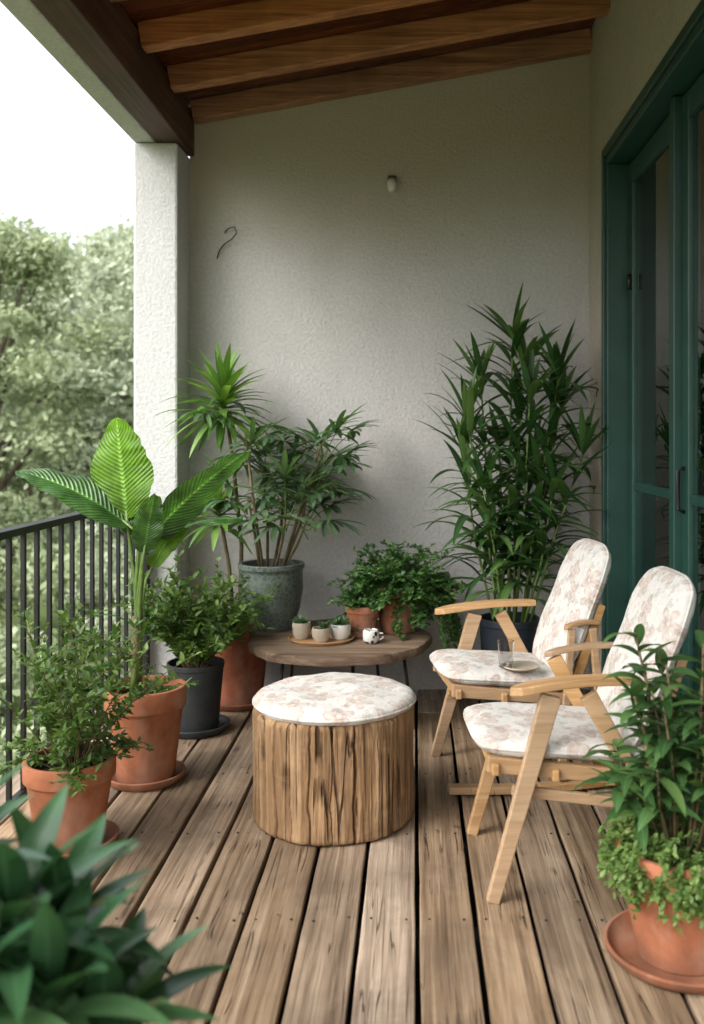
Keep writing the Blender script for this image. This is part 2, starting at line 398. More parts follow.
def leafdoor(y0,y1,x0,x1,st=.08):
    d.box(x0,x1,y0,y0+st,.042,2.54); d.box(x0,x1,y1-st,y1,.042,2.54)
    d.box(x0+.002,x1-.002,y0+st,y1-st,.042,.20); d.box(x0+.002,x1-.002,y0+st,y1-st,2.44,2.54)
    d.box(x0+.008,x1-.008,y0+st,y1-st,1.05,1.085)
leafdoor(3.56,4.365,.980,1.018); leafdoor(2.40,3.49,.980,1.018); leafdoor(1.16,2.33,.980,1.018)
d.box(.950,1.02,3.493,3.557,.042,2.548)
d.box(.950,1.02,2.333,2.397,.042,2.548)
d.obj('door_frame',M['green'],h,smooth=False,bevel=.005)
b=MB()
for y0,y1 in ((3.64,4.285),(2.48,3.41),(1.24,2.25)): b.box(.996,1.002,y0+.001,y1-.001,.201,2.439)
b.obj('door_glass',M['glass'],h,smooth=False)
b=MB(); b.tube([(.979,3.45,1.02),(.955,3.45,1.03),(.955,3.45,1.17),(.979,3.45,1.18)],.008,.008,8); b.box(.965,.979,4.30,4.33,1.96,2.03)
b.obj('door_hardware',M['black'],h)

# roof timbers
r=group('timber_roof')
sl=.18; Y0=.3
def rz(x): return 2.885+sl*(x+1.08)
RH=.105
b=MB(); b.box(-1.26,-1.125,Y0,4.848,2.72,2.945); b.obj('wall_plate',M['beam'],r,smooth=False,bevel=.006)
b=MB()
for y in [4.80,4.36,3.90,3.44,2.98,2.52,2.06,1.60,1.14,.68]:
    b.bar((-1.123,y,rz(-1.123)+RH/2),(.888,y,rz(.888)+RH/2),(0,0,1),RH,RH,.075)
b.obj('rafters',M['rafter'],r,smooth=False,bevel=.006)
b=MB()
yy=4.849
while yy>Y0-.15:
    y1=yy-.118; z0=rz(-1.5)+RH; z1=rz(.888)+RH
    bb=[b.add(q) for q in ((-1.5,y1+.006,z0),(.888,y1+.006,z1),(.888,y1+.006,z1+.022),(-1.5,y1+.006,z0+.022),(-1.5,yy,z0),(.888,yy,z1),(.888,yy,z1+.022),(-1.5,yy,z0+.022))]
    for q in ((0,1,5,4),(7,6,2,3),(0,3,2,1),(4,5,6,7),(0,4,7,3),(1,2,6,5)): b.face([bb[i] for i in q])
    yy=y1
b.obj('ceiling_planks',M['plank'],r,smooth=False,bevel=.004)
b=MB(); 
bb=[b.add(p) for p in ((-1.56,Y0-.2,rz(-1.56)+RH+.03),(.888,Y0-.2,rz(.888)+RH+.03),(.888,4.849,rz(.888)+RH+.03),(-1.56,4.849,rz(-1.56)+RH+.03))]
b.face(bb); b.obj('roof_cover',M['under'],r,smooth=False)

# railing
g=group('metal_railing')
b=MB(); b.box(-1.325,-1.275,-1.6,4.598,.975,1.0); b.box(-1.312,-1.288,-1.6,4.598,.10,.125)
y=-1.55
while y<4.56:
    b.box(-1.308,-1.292,y-.008,y+.008,.126,.974); y+=.112
for y in (-1.5,.9,2.6,4.57): b.box(-1.32,-1.28,y-.02,y+.02,.0,.974)
b.obj('rails_and_balusters',M['black'],g,smooth=False,bevel=.002)

b=MB(); X,Z=-.95,2.29
pts=[(X-.06,4.845,Z-.09),(X-.045,4.835,Z-.05),(X-.02,4.83,Z-.02),(X+.02,4.825,Z+.005),(X+.045,4.82,Z+.035),(X+.035,4.82,Z+.065),(X+.005,4.825,Z+.06),(X-.015,4.835,Z+.045),(X-.02,4.848,Z+.04)]
b.tube(pts,.0035,.003,6); b.obj('wall_wire_hook',M['black'])
g=group('wall_sensor_lamp',(-.117,4.85,2.586))
b=MB(); b.box(-.022,.022,-.02,-.001,-.01,.035); b.obj('mount',M['bark'],g,smooth=False,bevel=.004)
b=MB(); b.lathe([(0,-.045),(.014,-.045),(.022,-.03),(.024,.0),(.018,.02),(0,.022)],20,(0,-.04,-.01)); b.obj('lamp_head',M['white'],g)

# ------------------------------------------------------------------ furniture
def cushion(name,a,bb,T,parent,loc,rot,k=.35,round_=False):
    mb=MB(); n=34; sd=R(0,50)
    def pos(i,j,sgn):
        u=math.sin((i/n*2-1)*math.pi/2); v=math.sin((j/n*2-1)*math.pi/2)
        if round_: x=a*u*math.sqrt(1-v*v/2); y=bb*v*math.sqrt(1-u*u/2)
        else:
            x=a*u*math.sqrt(1-k*v**4/2); y=bb*v*math.sqrt(1-k*u**4/2)
        if round_: q=min(1,(x/a)**2+(y/bb)**2); e=max(0,1-q**4)**.45*(.85+.15*(1-q))
        else: e=((1-abs(u)**7)*(1-abs(v)**7))**.42*(.80+.20*(1-u*u)*(1-v*v))
        wr=.010*mnoise.noise((x*9,y*9,sd+sgn))+.004*mnoise.noise((x*28,y*28,sd))
        return (x,y,sgn*T/2*e+wr*e)
    top={};bot={}
    for i in range(n+1):
        for j in range(n+1):
            top[i,j]=mb.add(pos(i,j,1))
            bot[i,j]=top[i,j] if (i in(0,n) or j in(0,n)) else mb.add(pos(i,j,-1))
    for i in range(n):
        for j in range(n):
            mb.face([top[i,j],top[i+1,j],top[i+1,j+1],top[i,j+1]])
            mb.face([bot[i,j],bot[i,j+1],bot[i+1,j+1],bot[i+1,j]])
    ring=[(i,0) for i in range(n)]+[(n,j) for j in range(n)]+[(n-i,n) for i in range(n)]+[(0,n-j) for j in range(n)]
    pts=[V(mb.v[top[q]]) for q in ring]; pts.append(pts[0].copy()); mb.tube(pts,.0045,.0045,6,0,False)
    return mb.obj(name,M['floral'],parent,loc=loc,rot=rot)
def chair(name,loc,rz_,hw,far):
    g=group(name,loc,rz_)
    b=MB(); yN,yF=-hw,hw
    def frontleg(y): b.bar((.0,y,.0),(.165,y,.572),(1,0,0),.036,.058,.028)
    def rearleg(y,z=.0): b.bar((.27,y,.572),(.59,y,z),(1,0,0),.05,.034,.026)
    def arm(y,x0,x1,z0=.572,z1=.598,wm=1,th=.024):
        rows=[];N=12
        for i in range(N+1):
            t_=i/N; x=x0+(x1-x0)*t_; z=z0+(z1-z0)*t_+.012*math.sin(math.pi*t_)
            w=.032*(1-(1-min(1,t_*6))**2)**.5 if t_<.17 else .032-.012*(t_-.17)
            if t_>.93: w*=.75
            w=max(w,.006)*wm
            rows.append([b.add((x,y-w,z)),b.add((x,y+w,z)),b.add((x,y+w,z+th)),b.add((x,y-w,z+th))])
        for p_,q_ in zip(rows,rows[1:]):
            for k in range(4): b.face([p_[k],p_[(k+1)%4],q_[(k+1)%4],q_[k]])
        b.face(rows[0][::-1]); b.face(rows[-1])
    if not far:
        frontleg(yN); rearleg(yN); arm(yN,.05,.41)
        b.bar((.0,yF,.0),(.105,yF,.365),(1,0,0),.034,.048,.028); rearleg(yF); arm(yF,.24,.50,wm=.6,th=.018)
        for y in (yN+.03,yF-.03): b.bar((.06,y,.30),(.44,y,.245),(0,0,1),.03,.03,.02)
    else:
        frontleg(yF); rearleg(yF); arm(yF,.0,.42)
        arm(yN,.40,.54,.585,.60,wm=.5,th=.016); b.bar((.43,yN,.59),(.39,yN,.04),(1,0,0),.026,.03,.02); b.bar((.51,yN,.59),(.56,yN,.04),(1,0,0),.026,.03,.02)
        prev=(-.03,yN,.03)
        for i in range(1,9):
            x=-.03+.66*i/8; z=.016+.016*((i/4-1)**2)
            b.bar(prev,(x,yN,z),(0,1,0),.045,.045,.026); prev=(x,yN,z)
        b.bar((.05,yF-.03,.27),(.42,yF-.03,.24),(0,0,1),.03,.03,.02)
    for y in (yN+.03,yF-.03):
        b.bar((-.01,y,.375),(.52,y,.315),(0,0,1),.045,.04,.026)
        b.bar((.42,y,.30),(.555,y,.67),(1,0,0),.040,.028,.024)
    for x,z in ((.01,.365),(.18,.345),(.34,.33),(.49,.315)): b.bar((x,yN,z),(x,yF,z),(0,0,1),.032,.032,.02)
    for t_ in (.3,.6): b.bar((.42+.2*t_,yN+.03,.30+.54*t_),(.42+.2*t_,yF-.03,.30+.54*t_),(0,0,1),.045,.045,.016)
    b.obj('frame',M['oak'],g,smooth=False,bevel=.005)
    cushion('seat_cushion',.275,hw-.01,.072,g,(.235,0,.402),(0,.075,0))
    ang=math.atan2(.20,.50)
    cushion('back_cushion',hw-.005,.272,.085,g,(.496,0,.630),(math.radians(90)-ang,0,math.radians(-90)),k=.5)
    return g
chair('wooden_armchair',(.20,2.87,0),math.radians(4),.225,False)
chair('wooden_armchair',(.115,3.63,0),math.radians(9),.22,True)

g=group('drinking_glass',(.335,3.50,.447))
b=MB(); b.lathe([(0,0),(.026,0),(.031,.095),(.0285,.095),(.0245,.006),(0,.006)],32); b.obj('tumbler',M['tumbler'],g,sharp=40)
b=MB(); b.lathe([(0,.001),(.055,.001),(.07,.010),(.067,.012),(.053,.004),(0,.004)],32,(.055,.0,-.006)); b.obj('coaster',M['cream'],g)

# stump stool
g=group('stump_stool',(-.275,3.26,0))
crk=[(-1.25,.014,.08),(-2.25,.012,.06),(-1.78,.008,.04),(-.62,.010,.06),(-1.52,.006,.03),(-2.6,.008,.04),(-.95,.006,.03),(.6,.015,.05),(2.2,.02,.05),(-2.02,.005,.025)]
def sw(a,z):
    ca,sa=math.cos(a),math.sin(a)
    v=1+.035*mnoise.noise((ca*1.6,sa*1.6,z*1.1))+.022*mnoise.noise((ca*5,sa*5,z*2.2+3))+.014*mnoise.noise((ca*14,sa*14,z*4))+.009*mnoise.noise((ca*36,sa*36,z*7))+.004*mnoise.noise((ca*70,sa*70,z*40))
    for i,(c0,wd,dp) in enumerate(crk):
        dd=(a-(c0%6.283)+math.pi)%(2*math.pi)-math.pi
        dd+=.03*mnoise.noise((z*8,c0,0))+.008*mnoise.noise((z*40,c0,5))
        ln=max(0,min(1,(.2+.25*((i*37)%5)/4+ (z if i%2 else .385-z) -.12)*6))
        v-=dp*math.exp(-(dd/wd)**2)*ln
    return v
b=MB(); prof=[(0,.0),(.255,0),(.268,.006)]+[(.275,z) for z in np.linspace(.015,.368,44)]+[(.270,.379),(.260,.385),(0,.385)]
b.lathe(prof,640,wob=sw); b.obj('stump',M['stump'],g,sharp=60)
cushion('seat_cushion',.276,.276,.07,g,(0,0,.398),(0,0,.5),round_=True)

# round table
g=group('round_coffee_table',(-.344,4.35,0))
b=MB(); wf=lambda a,z:1+.012*math.sin(5*a)+.008*math.sin(11*a+1)+.004*math.sin(29*a)
b.lathe([(0,.335),(.40,.335),(.415,.34),(.42,.358),(.415,.376),(.405,.38),(0,.38)],160,wob=wf); b.obj('top',M['table'],g,sharp=50)
b=MB()
for a in (-15,-75,-140,140,60):
    ca,sa=math.cos(math.radians(a)),math.sin(math.radians(a)); b.tube([(.30*ca,.30*sa,.34),(.345*ca,.345*sa,.0)],.008,.007,8)
b.tube([(.31*math.cos(t_/20*6.2832),.31*math.sin(t_/20*6.2832),.325) for t_ in range(21)],.006,.006,6)
b.obj('legs',M['black'],g)

def bowl(name,loc,r_,h_,mat,plant=None,soil=True):
    g=group(name,loc)
    b=MB(); b.lathe([(0,0),(r_*.7,0),(r_*.95,h_*.35),(r_,h_*.8),(r_*.95,h_),(r_*.87,h_),(r_*.9,h_*.7),(0,h_*.7)],32); b.obj('bowl',mat,g,sharp=50)
    if plant:
        b=MB()
        for c in range(plant):
            cx,cy=R(-.5,.5)*r_,R(-.5,.5)*r_
            for i in range(26):
                a=i*2.4; el=R(.3,1.3); b.leaf((cx,cy,h_*.8),(math.cos(a)*math.cos(el),math.sin(a)*math.cos(el),math.sin(el)),R(.03,.055),.014,.1,3,.5)
        b.obj('succulent',M['l_palmb'],g)
g=group('wooden_tray',(-.42,4.27,.381)); b=MB(); b.lathe([(0,0),(.14,0),(.15,.012),(.146,.014),(.137,.005),(0,.005)],48); b.obj('dish',M['tray'],g,sharp=40)
bowl('succulent_bowl',(-.51,4.27,.387),.042,.072,M['cream'],2)
bowl('succulent_bowl',(-.415,4.21,.387),.042,.06,M['cream'],2)
bowl('succulent_bowl',(-.335,4.27,.387),.048,.065,M['white'],4)
g=group('spotted_mug',(-.195,4.20,.381)); b=MB(); b.lathe([(0,0),(.026,0),(.036,.012),(.036,.05),(.030,.06),(.024,.06),(.028,.05),(.028,.015),(0,.01)],32)
b.tube([(.034,0,.045),(.052,-.005,.042),(.056,-.006,.03),(.05,-.005,.018),(.034,0,.014)],.004,.004,8); b.obj('mug',M['spot'],g)

# ------------------------------------------------------------------ plants
def pot(g,r_,h_,mat,saucer=0,style='rim',z0=0):
    rb=r_*.70
    b=MB()
    if saucer:
        b.lathe([(0,0),(saucer*.85,0),(saucer*.97,.018),(saucer,.035),(saucer*.95,.037),(saucer*.9,.022),(saucer*.8,.012),(0,.012)],64)
        b.obj('saucer',mat,g,sharp=40,bevel=.002); z0+=.013
        b=MB()
    wb=lambda a,z:1+.005*math.sin(2*a+z*9)
    if style=='rim': pr=[(0,0),(rb,0),(r_*.915,h_*.76),(r_*.93,h_*.78),(r_*.985,h_*.775),(r_*.995,h_*.80),(r_,h_*.985),(r_*.985,h_),(r_*.9,h_),(r_*.885,h_*.98),(r_*.86,h_*.85)]
    elif style=='belly': pr=[(0,0),(rb*.95,0),(r_*.85,h_*.3),(r_*.95,h_*.6),(r_*.94,h_*.85),(r_*.95,h_*.9),(r_,h_*.93),(r_,h_),(r_*.88,h_),(r_*.86,h_*.85)]
    else: pr=[(0,0),(r_*.78,0),(r_*.97,h_*.92),(r_,h_*.93),(r_,h_),(r_*.93,h_),(r_*.9,h_*.85)]
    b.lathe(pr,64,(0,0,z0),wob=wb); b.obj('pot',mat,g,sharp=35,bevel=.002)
    b=MB(); b.lathe([(r_*.88,h_*.87),(r_*.6,h_*.885),(r_*.3,h_*.9),(0,h_*.9)],24,(0,0,z0),wob=lambda a,z:1+.03*math.sin(5*a))
    b.obj('soil',M['soil'],g)
    return z0+h_*.88
def P(a,el): return V((math.cos(a)*math.cos(el),math.sin(a)*math.cos(el),math.sin(el)))
def bush(b,z0,r_,h_,nst,leaves,L,W,out=.9,droop=.5,twigs=2,stemr=.003,cx=0,cy=0,ms=1,segs=3,hang=0):
    for s in range(nst):
        a=R(0,6.283); el=math.radians(R(25,88)) if not hang else math.radians(R(-5,80))
        k=random.random()**.5; p=V((cx+math.cos(a)*r_*.35*k,cy+math.sin(a)*r_*.35*k,z0))
        if hang: p=V((cx+math.cos(a)*r_*.8*k,cy+math.sin(a)*r_*.8*k,z0))
        d=V((math.cos(a)*out*k,math.sin(a)*out*k,1.0)).normalized() if not hang else P(a,el)
        ln=h_*R(.6,1.05); n=9; pts=[p.copy()]
        dd=d.copy()
        for i in range(n):
            dd=(dd+V((R(-.12,.12),R(-.12,.12),-droop/n*(1+k)))).normalized(); p=p+dd*ln/n; pts.append(p.copy())
        b.tube(pts,stemr,stemr*.4,4,ms,False)
        tw=[(pts,1.0)]
        for q in range(twigs):
            i=random.randint(3,n-1); p2=pts[i].copy(); d2=(P(R(0,6.28),R(0,1.0))+dd*.5).normalized(); tp=[p2.copy()]
            for _ in range(4):
                d2=(d2+V((R(-.2,.2),R(-.2,.2),-droop/6))).normalized(); p2=p2+d2*ln*.09; tp.append(p2.copy())
            b.tube(tp,stemr*.5,stemr*.3,3,ms,False); tw.append((tp,.5))
        for pl,f in tw:
            m_=int(leaves*f)
            for i in range(m_):
                t_=(.2+.8*(i+random.random())/m_) if f==1 else random.random(); q=t_*(len(pl)-1); i0=min(int(q),len(pl)-2)
                pp=pl[i0].lerp(pl[i0+1],q-i0); ax=(pl[i0+1]-pl[i0]).normalized()
                dl=(P(R(0,6.28),R(-.3,.9))+ax*.6).normalized()
                b.leaf(pp,dl,L*R(.6,1.15),W*R(.7,1.1),R(.1,.7),segs,.2,R(-.5,.5))

# banana plant
g=group('potted_banana_plant',(-1.015,3.58,0)); z0=pot(g,.15,.345,M['terra'],.148)
def bigleaf(b,p,d,L,W,droop,side,m=0,fold=.35,segs=40,rip=.003):
    p=V(p);d=V(d).normalized();side=V(side);side=(side-d*side.dot(d)).normalized(); pr=None; nx=6; sd=R(0,50)
    for i in range(segs+1):
        t_=i/segs; w=W*.5*(math.sin(math.pi*min(1,.04+.96*t_)**.72)**.62 if t_<1 else .01)
        nn=side.cross(d).normalized(); row=[]
        for j in range(-nx,nx+1):
            u=j/nx; hh=fold*w*abs(u)*(1-.75*abs(u)) + (.030*mnoise.noise((t_*4,u*.8,sd))+.010*mnoise.noise((t_*16,u,sd)))*abs(u)
            row.append(b.add(p+side*u*w*(1+.05*mnoise.noise((t_*14,j*.2,sd)))+nn*hh-d*abs(u)**2*w*-.15,(.5+u/2,t_)))
        if pr:
            for k in range(2*nx): b.face([pr[k],pr[k+1],row[k+1],row[k]],m)
        pr=row; d=(d+V((0,0,-droop/segs))).normalized(); p=p+d*L/segs
b=MB()
specs=[((-.07,.0,.985),(-.12,.05,1),.385,.25,.05,(1,-.25,0),0,.3),
       ((.03,-.01,.93),(.60,-.10,.66),.50,.18,.35,(.35,.75,-.45),2,.5),
       ((-.06,-.01,.96),(-.78,-.05,.66),.47,.17,.55,(.35,.75,.5),2,.5),
       ((.02,.03,.90),(.80,.35,.52),.36,.13,.7,(-.2,1,.2),2,.5),
       ((-.045,.04,.92),(-.55,.5,.75),.36,.14,.9,(.6,.6,0),2,.5),
       ((.0,-.02,.86),(.22,-.35,.92),.27,.11,.5,(1,.2,0),2,.4),
       ((.02,.02,.80),(.35,.35,.8),.28,.12,.4,(1,-.5,0),0,.4),]
for (p,d,L,W,dr,sd,m,fo) in specs: bigleaf(b,p,d,L,W,dr,sd,m,fo)
for k,(p,d,*_) in enumerate(specs):
    p=V(p); d=V(d).normalized(); base=V((R(-.02,.015),R(-.02,.02),z0-.01)); base.x-=.035
    mid=base.lerp(p,.6)+V((0,0,.02)); mid.x=base.x*.7+p.x*.3
    b.tube([base,base.lerp(mid,.5),mid,p-d*.05,p+d*.03],.012,.0045,7,1)
b.tube([(-.035,0,z0-.01),(-.04,0,z0+.12),(-.035,0,z0+.3)],.02,.016,10,3)
for i in range(7):
    a=R(0,6.28); b.leaf((-.035,0,z0+R(.05,.3)),P(a,R(.9,1.3)),R(.1,.2),.02,R(.3,1.2),4,.4,m=2)
b.obj('banana_foliage',[M['l_banana'],M['gstem'],M['l_bananad'],M['stem']],g)
b=MB(); bush(b,z0,.12,.13,22,10,.022,.012,1.3,.9); b.obj('groundcover',[M['l_small'],M['gstem']],g)

g=group('potted_shrub',(-1.09,3.0,0)); z0=pot(g,.14,.27,M['terra'],.15)
b=MB(); bush(b,z0,.13,.50,28,32,.036,.016,.42,.45,3); bush(b,z0,.16,.22,22,22,.032,.015,1.1,.7,2); b.obj('foliage',[M['l_small'],M['stem']],g)
g=group('potted_shrub',(-.965,4.18,0)); z0=pot(g,.125,.29,M['darkpot'],.15,'straight')
b=MB(ymax=.64); bush(b,z0,.14,.45,44,38,.042,.018,.66,.4,4); b.obj('foliage',[M['l_small'],M['stem']],g)

# cane dracaena
g=group('potted_cane_plant',(-.85,4.60,0)); z0=pot(g,.155,.40,M['terra2'],.17)
b=MB(ymax=.23)
def cane(b,pts,nl,L,W,dm=1.1,msd=1,r_=.011,sp=.12):
    b.tube(pts,r_,r_*.7,8,msd); top=V(pts[-1])
    for i in range(nl):
        a=i*2.399; t_=i/nl; el=-.25+1.6*t_; b.leaf(top+V((0,0,-sp*(1-t_))),P(a,el),L*R(.8,1.1)*(1-.2*t_),W*R(.8,1.15),dm*R(.6,1.2)*(1-.4*t_),7,.3)
cane(b,[(.0,.0,z0-.01),(.01,0,z0+.4),(-.03,.0,z0+.8),(-.07,-.04,1.50)],72,.32,.038)
cane(b,[(-.03,.03,z0-.01),(-.05,.0,z0+.3),(-.09,-.08,z0+.62)],34,.25,.034)
b.obj('foliage',[M['l_dracaena'],M['stem']],g)

# fan palm in glazed pot on table
g=group('potted_fan_palm',(-.685,4.53,.381)); z0=pot(g,.158,.31,M['glaze'],0,'belly')
b=MB(ymax=.30)
def fan(b,p,d,n,L,W):
    d=V(d).normalized(); s=d.cross(V((0,0,1)))
    if s.length<.2: s=V((1,0,0))
    s.normalize(); nn=s.cross(d).normalized()
    for i in range(n):
        a=math.radians(-95+190*i/(n-1)+R(-6,6)); dl=d*math.cos(a)+s*math.sin(a)
        b.leaf(p,dl,L*(1-.25*abs(a)/1.6)*R(.85,1.1),W*R(.8,1.1),R(.4,.9),6,.3,prof=lambda t:math.sin(math.pi*(.06+.9*t))**.6)
for s in range(9):
    a0=s*2.4+R(-.4,.4); base=V((math.cos(a0)*.05,math.sin(a0)*.05,z0-.01)); hh=.26+.40*((s*5)%9)/8
    lean=V((math.cos(a0)*R(.06,.2)+.04,math.sin(a0)*.08,0)); top=base+lean+V((0,0,hh))
    b.tube([base,base.lerp(top,.5)+V((R(-.015,.015),0,0)),top],.008,.006,6,1)
    for f in range(6):
        a=a0+f*2.4+R(-.4,.4); el=R(.2,1.15); dd=P(a,el); dd.y*=.6; st=top+V((0,0,-R(0,.14))); ln=R(.10,.23)
        e=st+dd*ln+V((0,0,-.01)); b.tube([st,st+dd*ln*.5+V((0,0,.01)),e],.003,.002,4,2,False)
        fan(b,e,(dd+V((0,0,-.2))),random.randint(8,11),R(.16,.23),.027)
b.obj('fronds',[M['l_palmb'],M['stem'],M['gstem']],g)

# trailing plants on table
g=group('potted_trailing_plant',(-.24,4.36,.381)); z0=pot(g,.08,.14,M['terra'],0)
b=MB(); bush(b,z0,.05,.15,30,20,.024,.019,.9,.7,2,.0015); b.obj('foliage',[M['l_trail'],M['gstem']],g)
g=group('potted_trailing_plant',(-.08,4.46,.381)); z0=pot(g,.115,.22,M['terra'],0)
b=MB(ymax=.37); bush(b,z0,.10,.27,90,26,.026,.021,1.5,1.2,2,.0015,hang=1); bush(b,z0,.10,.30,60,30,.025,.019,1.3,.7,2)
for s in range(14):
    a=R(-1.3,.4); p=V((math.cos(a)*.10,math.sin(a)*.10,z0+.02)); pts=[]; d=P(a,.5)
    for i in range(13):
        pts.append(p.copy()); d=(d+V((R(-.1,.1),R(-.1,.1),-.3))).normalized(); p=p+d*R(.022,.036)
    b.tube(pts,.0018,.001,4,1,False)
    for q in pts:
        for _ in range(5): b.leaf(q,P(R(0,6.28),R(-.6,.7)),R(.018,.03),.018,.4,3,.2)
b.obj('foliage',[M['l_trail'],M['gstem']],g)

# tall bamboo palm right
g=group('potted_bamboo_palm',(.445,4.49,0)); z0=pot(g,.145,.44,M['blackpot'],0,'straight')
b=MB(ymax=.34,xmax=.435)
canes=[(.0,.0,1.36),(.07,.02,1.24),(-.08,.03,1.16),(.15,-.04,1.18),(-.14,-.05,.98),(.19,.05,1.05),(.04,-.09,1.08),(-.05,.08,.85),(.08,.10,.8),(-.18,.0,.84),(.24,-.05,.82),(-.10,-.09,.66),(.16,-.08,.66)]
for (lx,ly,hh) in canes:
    base=V((lx*.35,ly*.5,z0-.01)); top=V((lx*1.35+R(-.03,.03),ly*1.3,z0+hh)); mid=base.lerp(top,.5)+V((R(-.02,.02),R(-.02,.02),0))
    pts=[base,base.lerp(mid,.5),mid,mid.lerp(top,.5),top]; b.tube(pts,.008,.004,6,1)
    n=int(hh*28); a=R(0,6.28)
    for i in range(n):
        t_=.22+.78*i/n; p=base.lerp(mid,t_*2) if t_<.5 else mid.lerp(top,t_*2-1); a+=2.4+R(-.4,.4)
        el=R(.25,1.0)+.25*t_
        b.leaf(p,P(a,el),R(.24,.38),R(.032,.046),R(.7,1.6),7,.3,R(-.2,.2))
    for i in range(9):
        a+=2.4; b.leaf(top,P(a,R(.7,1.4)),R(.2,.3),.034,R(.2,.8),6,.3)
b.obj('foliage',[M['l_dark'],M['gstem']],g)

# right foreground pot
g=group('potted_leafy_shrub',(.665,2.37,0)); z0=pot(g,.16,.27,M['terra'],.192)
b=MB(xmax=.215,zmin=.03)
for s in range(18):
    a=R(0,6.28); k=random.random()**.5; base=V((math.cos(a)*.05*k,math.sin(a)*.05*k,z0-.01)); hh=R(.24,.64)*(1-.2*k)
    top=base+V((math.cos(a)*.15*k+.005,math.sin(a)*.16*k,hh)); mid=base.lerp(top,.55)+V((R(-.02,.02),R(-.02,.02),.02)); b.tube([base,mid,top],.005,.003,6,1)
    aa=R(0,6.28)
    for i in range(18):
        t_=.42+.58*i/18; p=base.lerp(mid,t_/.55) if t_<.55 else mid.lerp(top,(t_-.55)/.45); aa+=2.4
        b.leaf(p,P(aa,R(.1,.9)),R(.08,.135),R(.026,.036),R(.4,1.3),6,.3,R(-.3,.3))
b.obj('foliage',[M['l_shrub'],M['stem']],g)
b=MB(xmax=.215,zmin=.03); bush(b,z0+.02,.17,.14,190,26,.019,.012,1.6,1.7,2,.0013,hang=1)
b.obj('groundcover',[M['l_ground'],M['gstem']],g)

# foreground left plant
g=group('potted_foreground_plant',(-.555,1.30,0)); z0=pot(g,.17,.36,M['terra'],.18)
b=MB()
heads=[(0,0,.40),(-.10,.02,.50),(.07,-.04,.30),(-.03,-.10,.32),(-.14,-.08,.26),(.04,.08,.34),(.12,.03,.18)]
for hx,hy,hh in heads:
    top=V((hx,hy,z0+hh*.8)); b.tube([(hx*.3,hy*.3,z0-.02),(hx*.7,hy*.7,z0+hh*.4),top],.007,.005,6,1)
    for i in range(24):
        a=i*2.399+R(-.2,.2); t_=i/24; b.leaf(top+V((0,0,-.10*(1-t_))),P(a,-.25+1.45*t_),R(.17,.26)*(1-.25*t_),R(.044,.058),R(.5,1.2)*(1-.4*t_),9,.28)
b.obj('foliage',[M['l_front'],M['gstem']],g)

# ------------------------------------------------------------------ trees
def tree_mesh(name,seed,H,Rr,ncl,nl,ls,mat,crown0=.25,trunk=True):
    rng=np.random.RandomState(seed); rnd=random.Random(seed)
    b=MB()
    if trunk:
        tp=[(0,0,0),(R(-.1,.1),R(-.1,.1),H*.25),(R(-.2,.2),R(-.2,.2),H*.5),(R(-.3,.3),R(-.3,.3),H*.85)]
        b.tube(tp,H*.022,H*.005,8)
    C=[]
    for i in range(ncl):
        z=crown0+(1-crown0)*rng.rand()**.9; zz=(z-crown0)/(1-crown0)
        rad=Rr*(math.sin(math.pi*min(1,.12+.85*zz))**.7)*(.35+.65*rng.rand()**.5)*(.8+.35*rng.rand())
        a=rng.rand()*6.283; C.append((math.cos(a)*rad,math.sin(a)*rad,z*H,Rr*(.12+.15*rng.rand())))
    if trunk:
        for c in C[::3]:
            z=max(H*.2,c[2]*.7); s=V((0,0,z)); e=V(c[:3]); m=s.lerp(e,.5)+V((0,0,.15)); b.tube([s,m,e],H*.007,H*.0015,5,0,False)
    nv0=len(b.v)
    C=np.array(C); k=rng.randint(0,ncl,nl); dirs=rng.normal(size=(nl,3)); dirs/=np.linalg.norm(dirs,axis=1)[:,None]
    rr=rng.rand(nl)**.6*1.15; cen=C[k,:3]+dirs*(C[k,3]*rr)[:,None]*np.array([1.25,1.25,.75])
    u=rng.normal(size=(nl,3)); u/=np.linalg.norm(u,axis=1)[:,None]
    nrm=dirs+rng.normal(size=(nl,3))*.6+np.array([0,0,.5]); w=np.cross(u,nrm); w/=np.linalg.norm(w,axis=1)[:,None]
    s=(ls*(.6+.8*rng.rand(nl)))[:,None]
    vs=np.stack([cen-u*s,cen-w*s*.5,cen+u*s,cen+w*s*.5],1).reshape(-1,3)
    b.v+= [tuple(x) for x in vs.tolist()]; b.uv+=[(.5,.5)]*len(vs)
    for i in range(nl):
        q=nv0+4*i; b.f.append([q,q+1,q+2,q+3]); b.m.append(1)
    return b.obj(name,[M['bark'],mat],smooth=False)
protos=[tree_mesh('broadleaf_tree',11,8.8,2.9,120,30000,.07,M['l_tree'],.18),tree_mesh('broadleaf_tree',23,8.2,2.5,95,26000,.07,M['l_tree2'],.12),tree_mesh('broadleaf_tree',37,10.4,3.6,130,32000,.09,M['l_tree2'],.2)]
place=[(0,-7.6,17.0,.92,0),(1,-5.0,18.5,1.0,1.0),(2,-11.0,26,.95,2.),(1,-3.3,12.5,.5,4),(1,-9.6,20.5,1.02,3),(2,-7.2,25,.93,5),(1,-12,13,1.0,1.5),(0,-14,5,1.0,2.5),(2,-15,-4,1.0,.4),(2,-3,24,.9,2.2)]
used=set()
for k,x,y,s,rz_ in place:
    if k in used:
        o=bpy.data.objects.new('broadleaf_tree',protos[k].data); sc.collection.objects.link(o)
    else: o=protos[k]; used.add(k)
    o.location=(x,y,-3.2); o.scale=(s,s,s); o.rotation_euler=(0,0,rz_)
sh=tree_mesh('garden_shrub',51,2.3,1.5,40,12000,.06,M['l_tree'],.05,False)
sh.location=(-4.7,10.5,-3.2)
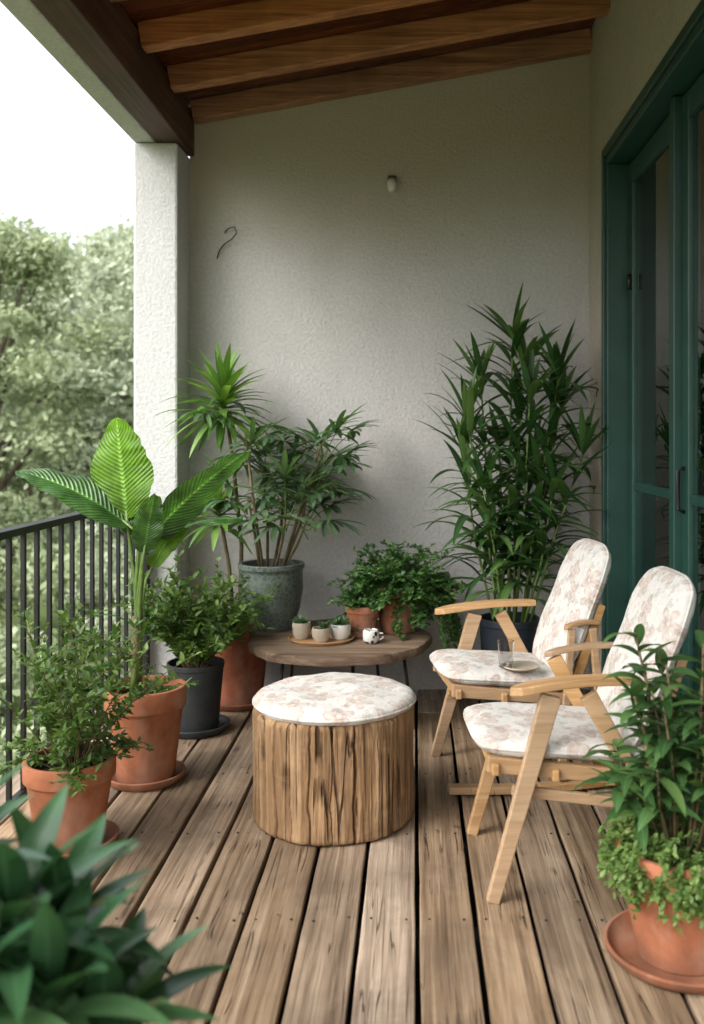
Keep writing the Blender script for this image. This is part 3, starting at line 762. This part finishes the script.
for x,y,s in ((-3.4,8.3,.8),(-6.3,12.3,1.1),(-8.3,11.,1.2),(-5.1,14,1.2),(-7,8,1.)):
    o=bpy.data.objects.new('garden_shrub',sh.data); sc.collection.objects.link(o); o.location=(x,y,-3.2); o.scale=(s,s,s); o.rotation_euler=(0,0,x*3)
rng=np.random.RandomState(5); b=MB(); nl=36000; ncl=380
az=rng.uniform(math.radians(60),math.radians(300),ncl); dist=rng.uniform(38,60,ncl); hh=rng.rand(ncl)*10.0
C=np.stack([np.cos(az)*dist,np.sin(az)*dist,-3+hh],1); k=rng.randint(0,ncl,nl); dd=rng.normal(size=(nl,3)); dd/=np.linalg.norm(dd,axis=1)[:,None]
cen=C[k]+dd*(rng.rand(nl)**.4*2.6)[:,None]*np.array([1.2,1.2,.8]); u=rng.normal(size=(nl,3)); u/=np.linalg.norm(u,axis=1)[:,None]; w=np.cross(u,dd+np.array([0,0,.4])); w/=np.linalg.norm(w,axis=1)[:,None]
s=(.42*(.6+.8*rng.rand(nl)))[:,None]; vs=np.stack([cen-u*s,cen-w*s*.6,cen+u*s,cen+w*s*.6],1).reshape(-1,3)
b.v=[tuple(x) for x in vs.tolist()]; b.uv=[(.5,.5)]*len(vs); b.f=[[4*i,4*i+1,4*i+2,4*i+3] for i in range(nl)]; b.m=[0]*nl
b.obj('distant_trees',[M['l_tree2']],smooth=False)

# ------------------------------------------------------------------ light
w=bpy.data.worlds.new('World'); sc.world=w; w.use_nodes=True; nt=w.node_tree; nt.nodes.clear()
out=nt.nodes.new('ShaderNodeOutputWorld'); bg=nt.nodes.new('ShaderNodeBackground'); sky=nt.nodes.new('ShaderNodeTexSky')
sky.sky_type='NISHITA'; sky.sun_disc=False; el,rot=42,232
sky.sun_elevation=math.radians(el); sky.sun_rotation=math.radians(rot); sky.air_density=1.0; sky.dust_density=4; sky.ozone_density=1
hs=nt.nodes.new('ShaderNodeHueSaturation'); hs.inputs['Saturation'].default_value=.25; hs.inputs['Value'].default_value=3.4
nt.links.new(sky.outputs[0],hs.inputs['Color']); nt.links.new(hs.outputs[0],bg.inputs[0]); bg.inputs[1].default_value=.15; nt.links.new(bg.outputs[0],out.inputs[0])
sl_=bpy.data.lights.new('sun','SUN'); sl_.energy=.8; sl_.angle=math.radians(50); sl_.color=(1,.98,.95)
so=bpy.data.objects.new('sun',sl_); sc.collection.objects.link(so)
a=math.radians(rot); dv=V((math.sin(a)*math.cos(math.radians(el)),math.cos(a)*math.cos(math.radians(el)),math.sin(math.radians(el))))
so.rotation_euler=dv.to_track_quat('Z','Y').to_euler(); so.location=dv*20

# ------------------------------------------------------------------ camera
cd=bpy.data.cameras.new('camera'); cam=bpy.data.objects.new('camera',cd); sc.collection.objects.link(cam)
cam.location=(0,0,1.3); cam.rotation_euler=(math.radians(90),0,0)
cd.sensor_width=36; cd.lens=950/1024*36; cd.shift_x=-63/1024; cd.shift_y=-77/1024; cd.clip_end=800; cd.clip_start=.05
cd.dof.use_dof=True; cd.dof.focus_distance=3.5; cd.dof.aperture_fstop=2.4
sc.camera=cam
